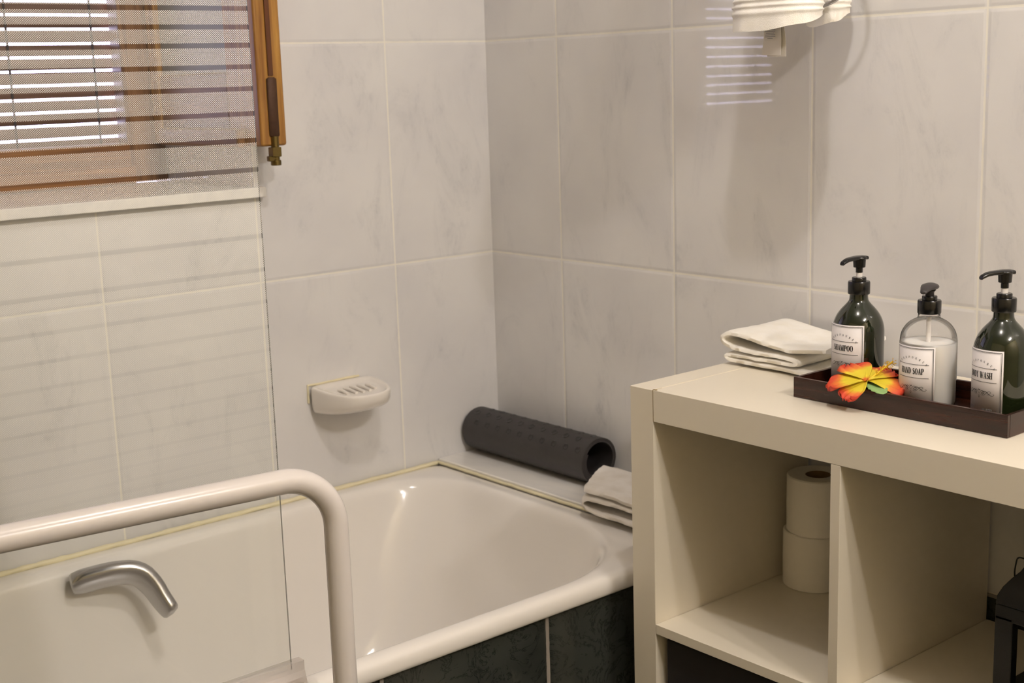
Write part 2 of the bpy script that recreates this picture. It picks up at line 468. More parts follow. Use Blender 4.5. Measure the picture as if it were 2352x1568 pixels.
hb.build('grab_handle', simple('satin_chrome', (.50, .49, .49, 1), .27, metal=1), tub, smooth=True, angle=70)['label'] = 'chrome curved handle'
for ch in tub.children: ch.matrix_parent_inverse = Matrix.Translation(-tub.location)

# ------------------------------------------------------------------ glass shower screen
GY = -.745; GX1 = -.9925; GX0 = -2.35
scn = empty('shower_screen', (-1.5, GY, .449), 'clear glass bath screen printed with white dots and clear stripes', 'shower screen')
s = MB().box((GX0, GY-.0025, .474), (GX1-.0005, GY+.0010, 2.15), 0)
g = s.build('glass_panel', [M['glass'], M['gedge']], scn)
for p in g.data.polygons:
    if p.normal.x > .5: p.material_index = 1
stripes = [1.3679,1.3453,1.3226,1.2959,1.2686,1.2372,1.2034,1.1659,1.1271,1.0798,1.0356,.9933,.9594,.9282,.9009,.8759,.8519,.8303,.8115,.7945,.7806]
z = 1.3679
while z < 2.1: z += .0226; stripes.insert(0, z)
s = MB(); top = 2.149
for z in stripes:
    hw = .0030 if z > 1.1 else .0030 - .0012*min(1, (1.1-z)/.3)
    if z + hw < top: s.add([(GX0, GY-.0031, z+hw), (GX1-.001, GY-.0031, z+hw), (GX1-.001, GY-.0031, top), (GX0, GY-.0031, top)], [(0,1,2,3)])
    top = z - hw
s.add([(GX0, GY-.0031, .755), (GX1-.001, GY-.0031, .755), (GX1-.001, GY-.0031, top), (GX0, GY-.0031, top)], [(0,1,2,3)])
s.build('dot_print', M['dots'], g)
s = MB()
prof = [(-.006, .4495), (-.013, .4535), (-.0105, .462), (-.0075, .470), (-.0075, .484), (.0075, .484), (.0075, .466), (.010, .4535), (.006, .4495), (0, .456)]
s.loft([[(x, GY+y, z) for y, z in prof] for x in (GX0, -.976)], True, True, True)
s.build('bottom_seal', M['seal'], scn)
for ch in scn.children: ch.matrix_parent_inverse = Matrix.Translation(-scn.location)

# ------------------------------------------------------------------ white tubular rail
A = Vector((-1.075, -.8395, .7765)); B0 = Vector((-1.387, -.8025, .7765)); dr = (A-B0).normalized()
corner = Vector((-.9725, -.8520, .7765)); corner = A + dr*((corner-A).dot(dr))
R_ = .072; pts = []
left = A - dr*.48
pts.append((left.x, left.y, .03)); pts.append((left.x, left.y, .7765-R_))
for i in range(1, 12):
    a = PI/2*i/12; c_ = left + dr*R_ - Vector((0,0,R_)); pts.append(tuple(c_ - dr*R_*math.cos(a) + Vector((0,0,R_*math.sin(a)))))
pts.append(tuple(left + dr*R_))
for k in range(1, 8): pts.append(tuple((left + dr*R_).lerp(corner - dr*R_, k/8)))
pts.append(tuple(corner - dr*R_))
for i in range(1, 16):
    a = PI/2*i/16; c_ = corner - dr*R_ - Vector((0,0,R_)); pts.append(tuple(c_ + dr*R_*math.sin(a) + Vector((0,0,R_*math.cos(a)))))
pts.append((corner.x, corner.y, .7765-R_)); pts.append((corner.x, corner.y, .03))
rl = empty('grab_rail', (corner.x, corner.y, 0), 'white bent tube rail standing in front of the bath', 'rail')
MB().tube(pts, .0162, 32).build('rail_tube', M['white_paint'], rl, smooth=True, angle=60)
for p_ in ((left.x, left.y), (corner.x, corner.y)):
    MB().lathe([(.017, .035), (.021, .034), (.022, .004), (.020, 0)], (p_[0], p_[1], 0), 24, True, True).build('foot_cap', M['black_matt'], rl, smooth=True)
for ch in rl.children: ch.matrix_parent_inverse = Matrix.Translation(-rl.location)

# ------------------------------------------------------------------ soap dish
sd = empty('soap_dish', (-.42, 0, .62), 'white ceramic soap dish fixed to the tiled wall above the bath', 'soap dish')
def dshape(hw, dp, z, cx=-.418, n=40, y0=0.0, dz=0.0, e=.75):
    r_ = []
    for i in range(n+1):
        a = PI*i/n
        y = y0 - dp*abs(math.sin(a))**e
        r_.append((cx - hw*math.copysign(abs(math.cos(a))**e, math.cos(a)), y, z + dz*(-y)/max(dp, .001)))
    return r_
L = [dshape(.060, .060, .618), dshape(.068, .090, .6195, dz=.005), dshape(.0735, .118, .626, dz=.010), dshape(.0757, .129, .640, dz=.008), dshape(.0762, .130, .667, dz=-.006),
     dshape(.0750, .1285, .6735, dz=-.008), dshape(.0715, .1230, .6758, dz=-.009), dshape(.064, .1130, .6740, y0=-.010, dz=-.008), dshape(.057, .103, .6705, y0=-.018, dz=-.007), dshape(.050, .090, .6695, y0=-.024, dz=-.006), dshape(.02, .05, .6690, y0=-.035, dz=-.003)]
MB().loft(L, True, True, True).build('dish_body', M['ceramic'], sd, smooth=True, subd=2)
for k in range(5):
    x = -.452 + .0165*k
    ln_ = (.034, .046, .050, .046, .034)[k]
    MB().tube([(x, -.068-ln_/2, .6655), (x, -.068, .6685), (x, -.068+ln_/2, .6680)], .0034, 10).build('drain_rib', M['ceramic'], sd, smooth=True)
s = MB(); bead([(-.4935, -.002, .640), (-.4935, -.002, .6765), (-.370, -.002, .6775)], .0024)
s.build('seal_line', M['silicone'], sd, smooth=True, angle=80)
for ch in sd.children: ch.matrix_parent_inverse = Matrix.Translation(-sd.location)

# ------------------------------------------------------------------ rolled rubber mat
mt = empty('rolled_bath_mat', (-.065, -.2, .459), 'dark rubber bath mat rolled up on the ledge in the corner', 'bath mat')
s = MB(); R0, R1, turns = .0365, .0495, 2.4; cx, cz = -.064, .459+.0505
N = int(turns*40); outer = []; 
prof = []
th = .0042
for i in range(N+1):
    a = -1.15 - 2*PI*turns + 2*PI*turns*i/N; r = R0 + (R1-th/2-R0)*i/N + .0008*math.sin(a*2+1)
    prof.append((a, r))
def spiral(y):
    o_ = [(cx+(r+th/2)*math.cos(a), y, cz+(r+th/2)*math.sin(a)) for a, r in prof]
    i_ = [(cx+(r-th/2)*math.cos(a), y, cz+(r-th/2)*math.sin(a)) for a, r in prof[::-1]]
    return o_ + i_
s.loft([spiral(y) for y in (-.397, -.3955, -.30, -.2, -.1, -.010)], True, False, False)
# end faces of the spiral sheet
for y in (-.397, -.010):
    sp_ = spiral(y); n_ = len(prof)
    s.add(sp_, [(i, i+1, 2*n_-2-i, 2*n_-1-i) for i in range(n_-1)])
s.build('rolled_mat', M['rubber'], mt, smooth=True, angle=50)
s = MB()
for j in range(11):
    for i in range(11):
        y = -.376 + .036*i + (.018 if j % 2 else 0); dl_ = .35 + 5.5*j/10; a = -1.15 - dl_; R2 = R1 - (R1-th/2-R0)*dl_/(2*PI*turns)
        if y > -.02: continue
        c_ = Vector((cx+(R2+.0002)*math.cos(a), y, cz+(R2+.0002)*math.sin(a))); n_ = Vector((math.cos(a), 0, math.sin(a))); t1 = Vector((0,1,0)); t2 = n_.cross(t1)
        rg = [[c_ + n_*h + (t1*math.cos(q_)+t2*math.sin(q_))*rr for q_ in [2*PI*k/10 for k in range(10)]] for rr, h in ((.0072, -.0010), (.0066, .0002), (.0036, -.0004))]
        s.loft(rg, True, False, True)
tag(s.build('suction_cups', simple('dark_rubber_cup', (.014, .012, .012, 1), .35), mt, smooth=True, angle=60), kind='stuff')
for ch in mt.children: ch.matrix_parent_inverse = Matrix.Translation(-mt.location)

# ------------------------------------------------------------------ folded cloths
def folded(name, mat, path, th, x0, x1, label, cat, group=None, nx=26, wob=.0025, seed=0, rotz=0, piv=(0,0,0), skew=0, taper=None, tex='fold'):
    """a sheet of thickness th whose section (y,z) follows path, extruded along x; stays one mesh"""
    P_ = chaikin([Vector((0, y, z)) for y, z in path], 3)
    n_ = len(P_); top = []; bot = []
    for i, p in enumerate(P_):
        a = P_[max(i-1, 0)]; b = P_[min(i+1, n_-1)]; tt = (b-a).normalized(); nn = Vector((0, -tt.z, tt.y))
        top.append((p, nn))
    rings = []
    for k in range(nx+1):
        x = x0 + (x1-x0)*k/nx; ex = min(k, nx-k)/nx
        r_ = []
        rnd = .55 + .45*min(1, ex/.06)
        for sgn, seq in ((1, top), (-1, top[::-1])):
            for p, nn in seq:
                q_ = Vector((x, p.y, p.z)) + nn*sgn*th/2*rnd
                w_ = noise.noise_vector(Vector((x*14+seed, q_.y*14, q_.z*30)))*wob + noise.noise_vector(Vector((x*60+seed, q_.y*60, q_.z*90)))*wob*.35
                if taper: 
                    q_.x += taper(p.y, p.z, k/nx)
                q_.x += w_.x*1.6; q_.y += w_.y + skew*(x-x0); q_.z += w_.z*.8
                r_.append(q_)
        rings.append(r_)
    s = MB().loft(rings, True, False, False)
    m_ = len(P_)
    for k in (0, nx):
        base = k*2*m_
        s.f += [(base+i, base+i+1, base+2*m_-2-i, base+2*m_-1-i) for i in range(m_-1)]; s.m += [0]*(m_-1)
    o = s.build(name, mat, None, smooth=True, angle=75)
    o.data.update()
    if rotz:
        Rm = Matrix.Translation(piv) @ Matrix.Rotation(rotz, 4, 'Z') @ Matrix.Translation(-Vector(piv))
        o.data.transform(Rm)
    # put the origin at the base
    zmin = min(v.co.z for v in o.data.vertices); c_ = sum((v.co for v in o.data.vertices), Vector())/len(o.data.vertices)
    o.data.transform(Matrix.Translation((-c_.x, -c_.y, -zmin))); o.location = (c_.x, c_.y, zmin)
    return tag(o, label, cat, group)

CT = .7895   # cabinet top height
t1 = [(-1.020, .796), (-.93, .7955), (-.850, .7965), (-.8335, .8010), (-.8335, .8100), (-.846, .8150), (-.93, .8135), (-.985, .8090), (-.995, .8115), (-.990, .8175), (-.95, .8215), (-.860, .8275), (-.839, .8330), (-.8355, .8430), (-.846, .8490), (-.90, .8445), (-.955, .8400), (-.968, .8380), (-.975, .8420), (-.966, .8495), (-.93, .8510), (-.86, .8545), (-.8475, .8520)]
t1 = [(-1.030, .7968), (-.90, .7960), (-.845, .7975), (-.8325, .8045), (-.838, .8110), (-.90, .8090), (-.965, .8030), (-.985, .8040), (-.983, .8105), (-.93, .8160), (-.858, .8190), (-.836, .8240), (-.8300, .8350), (-.842, .8440), (-.90, .8385), (-.9650, .8290), (-.9800, .8310), (-.9790, .8400), (-.955, .8460), (-.90, .8480), (-.848, .8460)]
t1 = [(-1.03,.7968),(-.90,.7962),(-.845,.7970),(-.8325,.8010),(-.8335,.8050),(-.85,.8072),(-.92,.8058),(-.970,.8060),(-.984,.8105),(-.972,.8160),(-.92,.8158),(-.86,.8185),(-.8330,.8225),(-.8250,.8320),(-.8330,.8415),(-.855,.8435),(-.90,.8370),(-.945,.8300),(-.975,.8290),(-1.005,.8350),(-1.04,.8380)]
folded('folded_towel', M['terry'], [(y, z) for y, z in t1], .0098, -.184, -.028, 'cream towel folded double on the white cabinet behind the tray', 'towel', wob=.0030, seed=3.1)
t2 = [(-.66, .4660), (-.53, .4660), (-.485, .4670), (-.4640, .4720), (-.4640, .4820), (-.485, .4870), (-.56, .4850), (-.66, .4840)]
t2b = [(y_ - .055, z_) for y_, z_ in [(-.70, .467), (-.55, .4660), (-.49, .4670), (-.455, .4740), (-.4500, .4850), (-.470, .4925), (-.56, .4900), (-.615, .4880), (-.630, .4920), (-.62, .4980), (-.56, .5020), (-.49, .5050), (-.452, .5030)]]
folded('folded_towel', M['terry2'], [(y, z+.0005) for y, z in t2b], .0110, -.214, -.075, 'off-white towel folded on the bath ledge beside the cabinet', 'towel', wob=.0040, seed=9.7, skew=.62)

# ------------------------------------------------------------------ cabinet
XF, XBk, YL, TK, CW, DV = -.4014, -.012, -.8262, .0495, .336, .016
YR = YL - 2*TK - 2*CW - DV
cab = empty('cube_shelf', ((XF+XBk)/2, (YL+YR)/2, 0), 'white open cube shelf unit standing against the right wall', 'shelf unit')
Mlam = [M['laminate']]
MB().box((XF, YL-TK, 0), (XBk, YL, CT-.0003)).build('side_panel', M['laminate'], cab, bevel=.0006, seg=1)
MB().box((XF, YR, 0), (XBk, YR+TK, CT-.0003)).build('side_panel', M['laminate'], cab, bevel=.0006, seg=1)
MB().box((XF, YR+TK+.0003, CT-.0505), (XBk, YL-TK-.0003, CT)).build('top_panel', M['laminate'], cab, bevel=.0006, seg=1)
MB().box((XF, YR+TK+.0003, .0), (XBk, YL-TK-.0003, .050)).build('bottom_panel', M['laminate'], cab, bevel=.0006, seg=1)
yd0 = YL-TK-CW-DV
MB().box((XF, yd0, .0502), (XBk, yd0+DV, CT-.0507)).build('divider', M['laminate'], cab, bevel=.0005, seg=1)
zs0 = CT-.0505-CW-DV
MB().box((XF, yd0+DV+.0006, zs0), (XBk, YL-TK-.0006, zs0+DV)).build('shelf', M['laminate'], cab, bevel=.0005, seg=1)
MB().box((XF, YR+TK+.0006, zs0), (XBk, yd0-.0006, zs0+DV)).build('shelf', M['laminate'], cab, bevel=.0005, seg=1)
s = MB(); s.box((XF-.0001, YL-TK-.0009, CT-.0505), (XF+.02, YL-TK+.0003, CT+.0002)); s.box((XF+.001, YL-TK-.006, CT-.0003), (XF+.0045, YL-TK+.0008, CT+.0008)); s.box((XF+.0035, YL-TK-.0006, CT-.0003), (XF+.25, YL-TK+.0008, CT+.0003), 1)
s.build('joint_line', [M['glue'], simple('light_joint', srgb(250, 240, 216), .4)], cab)
for ch in cab.children: ch.matrix_parent_inverse = Matrix.Translation(-cab.location)
ZS = zs0 + DV

# storage box in the lower left cell
s = MB(); bx0, bx1, by0, by1 = -.387, -.05, YL-TK-.326, YL-TK-.010
s.box((bx0, by0, .051), (bx1, by1, .060)); s.box((bx0, by0, .060), (bx0+.006, by1, .378)); s.box((bx1-.006, by0, .060), (bx1, by1, .378))
s.box((bx0+.006, by0, .060), (bx1-.006, by0+.006, .378)); s.box((bx0+.006, by1-.006, .060), (bx1-.006, by1, .378))
tag(s.build('storage_box', M['box_fabric'], bevel=.003), 'dark brown fabric box in the lower left cube of the shelf', 'storage box')

# toilet rolls
def roll(x, y, z, label):
    r = empty('toilet_roll', (x, y, z), label, 'toilet roll', 'toilet rolls stacked in the shelf')
    h = .098
    MB().lathe([(.0215, .001), (.030, 0), (.050, 0), (.0520, .002), (.0523, h/2), (.0520, h-.002), (.050, h), (.030, h), (.0215, h-.001)], (0,0,0), 64).build('paper', M['paper'], r, smooth=True, angle=35)
    MB().lathe([(.0205, .0005), (.0214, .0005), (.0214, h-.0012), (.0205, h-.0012), (.0205, .0005)], (0,0,0), 40).build('core', M['card'], r, smooth=True, angle=35)
    return r
roll(-.078, -.9400, ZS, 'lower white toilet roll of the stack on the left shelf')
roll(-.079, -.9480, ZS+.0985, 'upper white toilet roll of the stack, its tube hole showing')

# black lantern in the right cell
la = empty('lantern', (-.19, -1.4625, ZS), 'black framed object with wire loop on the right shelf', 'lantern')
s = MB(); lx0, lx1, ly0, ly1 = -.255, -.125, -1.545, -1.380
for (x, y) in ((lx0, ly1-.027), (lx1-.016, ly1-.027), (lx0, ly0), (lx1-.016, ly0)):
    s.box((x, y, ZS+.012), (x+.016, y+.027, ZS+.125))
s.box((lx0, ly0, ZS), (lx1, ly1, ZS+.014))
s.box((lx0, ly0, ZS+.118), (lx1, ly1, ZS+.140))
s.build('frame', M['lantern'], la, bevel=.002)
rings = []
for k, (zz, g_) in enumerate(((.140, 0), (.152, .001), (.164, .006), (.176, .014), (.186, .022), (.196, .027), (.215, .028), (.222, .036))):
    rings.append([(lx0+g_, ly0+g_, ZS+zz), (lx1-g_, ly0+g_, ZS+zz), (lx1-g_, ly1-g_, ZS+zz), (lx0+g_, ly1-g_, ZS+zz)])
MB().loft(rings, True, True, True).build('roof', M['lantern'], la, bevel=.002)
MB().tube(chaikin([(-.23, ly1-.027, ZS+.205), (-.23, ly1-.017, ZS+.205), (-.23, ly1-.0145, ZS+.198), (-.23, ly1-.012, ZS+.178), (-.23, ly1-.017, ZS+.168), (-.23, ly1-.027, ZS+.170)], 2), .0011, 8).build('wire_loop', M['lantern'], la, smooth=True)
for ch in la.children: ch.matrix_parent_inverse = Matrix.Translation(-la.location)

# ------------------------------------------------------------------ tray
tx0, tx1, ty0, ty1 = -.2930, -.1480, -1.4095, -1.0620
tr = empty('serving_tray', ((tx0+tx1)/2, (ty0+ty1)/2, CT), 'dark brown bamboo tray holding the pump bottles on the cabinet', 'tray')
MB().box((tx0+.006, ty0+.006, CT+.0004), (tx1-.006, ty1-.006, CT+.0050)).build('tray_base', M['tray'], tr)
Hh = CT + .0310
for nm, a, b, m_ in (('long_side', (tx0, ty0+.0002, CT+.0004), (tx0+.006, ty1-.0002, Hh), 'tray'), ('long_side', (tx1-.006, ty0+.0002, CT+.0004), (tx1, ty1-.0002, Hh), 'tray'),
                     ('end_side', (tx0+.0061, ty0, CT+.0004), (tx1-.0061, ty0+.006, Hh), 'tray_x'), ('end_side', (tx0+.0061, ty1-.006, CT+.0004), (tx1-.0061, ty1, Hh), 'tray_x')):
    MB().box(a, b).build(nm, M[m_], tr, bevel=.0008)
for ch in tr.children: ch.matrix_parent_inverse = Matrix.Translation(-tr.location)

# ------------------------------------------------------------------ lettering (serif strokes)
def ln(x0, y0, x1, y1, w_):
    dx, dy = x1-x0, y1-y0; L_ = math.hypot(dx, dy) or 1; nx, ny = -dy/L_*w_/2, dx/L_*w_/2
    k = max(1, int(L_/.25)); out = []
    for i in range(k):
        a, b = i/k, (i+1)/k
        out.append([(x0+dx*a+nx, y0+dy*a+ny), (x0+dx*a-nx, y0+dy*a-ny), (x0+dx*b-nx, y0+dy*b-ny), (x0+dx*b+nx, y0+dy*b+ny)])
    return out
def arc(cx, cy, rx, ry, a0, a1, wk, wt):
    out = []; n_ = max(6, int(abs(a1-a0)/15)); pr = None
    for i in range(n_+1):
        a = math.radians(a0+(a1-a0)*i/n_); c_, s_ = math.cos(a), math.sin(a)
        w_ = wt + (wk-wt)*abs(c_)**1.5
        cur = ((cx+(rx-w_/2)*c_, cy+(ry-w_/2)*s_), (cx+(rx+w_/2)*c_, cy+(ry+w_/2)*s_))
        if pr: out.append([pr[0], pr[1], cur[1], cur[0]])
        pr = cur
    return out
K, T_ = .215, .075
def stem(x, y0=0, y1=1, w_=K): return ln(x, y0, x, y1, w_) + ln(x-.16, y0+T_/2, x+.16, y0+T_/2, T_) + ln(x-.16, y1-T_/2, x+.16, y1-T_/2, T_)
G = {
 'H': (.72, stem(.15)+stem(.57)+ln(.15,.5,.57,.5,T_)),
 'A': (.70, ln(.35,1,.12,0,T_)+ln(.35,1,.58,0,K)+ln(.2,.34,.5,.34,T_)+ln(0,.03,.24,.03,T_)+ln(.44,.03,.72,.03,T_)),
 'M': (.88, ln(.14,0,.14,1,T_)+ln(.14,1,.44,0,K)+ln(.44,0,.72,1,T_)+stem(.72)+ln(0,.03,.28,.03,T_)+ln(0,.97,.18,.97,T_)),
 'P': (.62, stem(.17)+arc(.32,.73,.20,.25,-90,90,K,T_)+ln(.17,.97,.33,.97,T_)+ln(.17,.48,.33,.48,T_)),
 'O': (.66, arc(.33,.5,.24,.47,0,360,K,T_)),
 'S': (.54, arc(.27,.74,.17,.22,20,250,K*.7,T_)+arc(.27,.27,.18,.24,70,-160,K*.9,T_)+ln(.16,.58,.38,.44,K)),
 'N': (.72, ln(.14,0,.14,1,T_)+ln(.14,1,.58,0,K)+ln(.58,0,.58,1,T_)+ln(0,.03,.28,.03,T_)+ln(.44,.97,.72,.97,T_)),
 'D': (.70, stem(.17)+arc(.30,.5,.30,.47,-90,90,K,T_)+ln(.17,.97,.31,.97,T_)+ln(.17,.03,.31,.03,T_)),
 'B': (.64, stem(.17)+arc(.32,.75,.17,.23,-90,90,K,T_)+arc(.32,.27,.22,.25,-90,90,K,T_)+ln(.17,.97,.33,.97,T_)+ln(.17,.51,.33,.51,T_)+ln(.17,.03,.33,.03,T_)),
 'Y': (.68, ln(.12,1,.34,.48,K)+ln(.58,1,.34,.48,T_)+ln(.34,.5,.34,0,K)+ln(.2,.03,.48,.03,T_)+ln(0,.97,.26,.97,T_)+ln(.46,.97,.70,.97,T_)),
 'W': (.98, ln(.10,1,.30,0,K)+ln(.30,0,.48,1,T_)+ln(.44,1,.66,0,K)+ln(.66,0,.86,1,T_)+ln(0,.97,.24,.97,T_)+ln(.34,.97,.56,.97,T_)+ln(.74,.97,.98,.97,T_)),
 'U': (.70, ln(.15,1,.15,.3,K)+arc(.35,.3,.20,.28,180,360,K*.7,T_)+ln(.55,1,.55,.3,T_)+ln(0,.97,.3,.97,T_)+ln(.42,.97,.7,.97,T_)),
 'R': (.68, stem(.17)+arc(.32,.74,.19,.24,-90,90,K,T_)+ln(.17,.97,.33,.97,T_)+ln(.17,.49,.33,.49,T_)+ln(.34,.49,.6,0,K*.8)+ln(.5,.03,.7,.03,T_)),
 'E': (.60, stem(.17)+ln(.17,.97,.54,.97,T_)+ln(.17,.5,.42,.5,T_)+ln(.17,.03,.54,.03,T_)+ln(.54,.97,.54,.76,T_)+ln(.54,.03,.54,.24,T_)),
 'Q': (.66, arc(.33,.5,.24,.47,0,360,K,T_)+ln(.34,.12,.6,-.15,K*.7)),
 'L': (.58, stem(.17)+ln(.17,.03,.54,.03,T_)+ln(.54,.03,.54,.28,T_)),
 'I': (.36, stem(.18)), 'T': (.62, ln(.31,0,.31,1,K)+ln(.04,.97,.58,.97,T_)+ln(.04,.97,.04,.78,T_)+ln(.58,.97,.58,.78,T_)+ln(.17,.03,.45,.03,T_)),
 ' ': (.34, []), '-': (.3, ln(0,.5,.3,.5,T_)),
}
def text(tx, cx, y, h, wscale=1, sp_=.06):
    wtot = sum(G[c][0] for c in tx)+sp_*(len(tx)-1); x = -wtot/2; out = []
    for c in tx:
        for q_ in G[c][1]: out.append([((px+x)*h*wscale+cx, py*h+y) for px, py in q_])
        x += G[c][0]+sp_
    return out
def arctext(tx, cx, cy, R, h, a0, a1):
    out = []; n_ = len(tx)
    for i, c in enumerate(tx):
        a = math.radians(a0+(a1-a0)*i/(n_-1)); ca, sa = math.cos(a), math.sin(a)
        for q_ in G[c][1]:
            out.append([(cx + R*ca + (px-G[c][0]/2)*h*sa + py*h*ca, cy + R*sa - (px-G[c][0]/2)*h*ca + py*h*sa) for px, py in q_])
    return out
def curve_strip(pts, w0, w1=None):
    P_ = [Vector((a, b, 0)) for a, b in pts]; P_ = chaikin(P_, 3); out = []; pr = None; n_ = len(P_)
    for i, p in enumerate(P_):
        tt = (P_[min(i+1, n_-1)]-P_[max(i-1, 0)]).normalized(); k = i/(n_-1)
        w_ = w0 + ((w1 or w0)-w0)*math.sin(PI*k); nn = Vector((-tt.y, tt.x, 0))*w_/2
        cur = ((p.x+nn.x, p.y+nn.y), (p.x-nn.x, p.y-nn.y))
        if pr: out.append([pr[0], pr[1], cur[1], cur[0]])
        pr = cur
    return out
def frame_rect(hw, y0, y1, w_):
    return ln(-hw, y0, hw, y0, w_)*0 + [q for a in ((-hw,y0,hw,y0),(-hw,y1,hw,y1)) for q in segs(a, w_)] + [q for a in ((-hw,y0,-hw,y1),(hw,y0,hw,y1)) for q in segs(a, w_)]
def segs(a, w_):
    x0, y0, x1, y1 = a; out = []; k = 24
    for i in range(k):
        s0, s1 = i/k, (i+1)/k
        xa, xb, ya, yb = x0+(x1-x0)*s0, x0+(x1-x0)*s1, y0+(y1-y0)*s0, y0+(y1-y0)*s1
        if abs(x1-x0) > abs(y1-y0): out.append([(xa, ya-w_/2), (xb, yb-w_/2), (xb, yb+w_/2), (xa, ya+w_/2)])
        else: out.append([(xa-w_/2, ya), (xa+w_/2, ya), (xb+w_/2, yb), (xb-w_/2, yb)])
    return out
LH, LW = .0955, .066
LO = .0055      # label height, width
def label_art(word):
    ink = []; grey = []; m = .0022; o = LO
    ink += frame_rect(LW/2-m, m, LH-m, .0007)
    grey += frame_rect(LW/2-m-.0014, m+.0014, LH-m-.0014, .0003)
    ink += segs((-LW/2+.009, .0650+o, LW/2-.008, .0650+o), .0006) + segs((-LW/2+.009, .0460+o, LW/2-.008, .0460+o), .0006)
    ink += text(word, 0, .0512+o, .0086, .72 if len(word) > 8 else .82, .03)
    grey += arctext('HANDPOURED', -.001, .0445+o, .0290, .0030, 137, 43)
    for sg in (-1, 1):
        f_ = lambda L_: [(sg*a*.001, .0305+o+b*.001) for a, b in L_]
        ink += curve_strip(f_([(0,-1.5),(3,3.0),(6.5,3.8),(9,.5),(6,-2),(4,0),(8,3.2),(12,2.4),(15.5,-1.2),(19.5,-3),(23,-1),(20.5,.6)]), .0002, .0007)
        ink += curve_strip(f_([(3,-2.5),(7,-3.6),(11,0),(14.5,3.6),(18.5,2.6),(16.5,0),(12.5,-2.4)]), .00015, .00045)
    ink += curve_strip([(-.0016, .0355+o), (0, .0333+o), (.0016, .0355+o)], .0003, .0010)
    ink += curve_strip([(0, .0275+o), (.0012, .0255+o), (0, .0232+o), (-.0012, .0255+o), (0, .0275+o)], .00015, .0004)
    grey += text('QUALITY', .013, .0112, .0038, .8, .1) + ln(.0262, .0108, .0262, .0160, .0003)
    grey += text('WITH', -.015, .0125, .0038, .8, .1)
    return ink, grey
def wrap(polys, r, a_c, z0, sc_=1.0):
    s = MB()
    for q_ in polys:
        s.add([(r*math.sin(a_c + x*sc_/r)*1.0, -r*math.cos(a_c + x*sc_/r), z0+y*sc_) for x, y in q_], [tuple(range(len(q_)))])
    return s

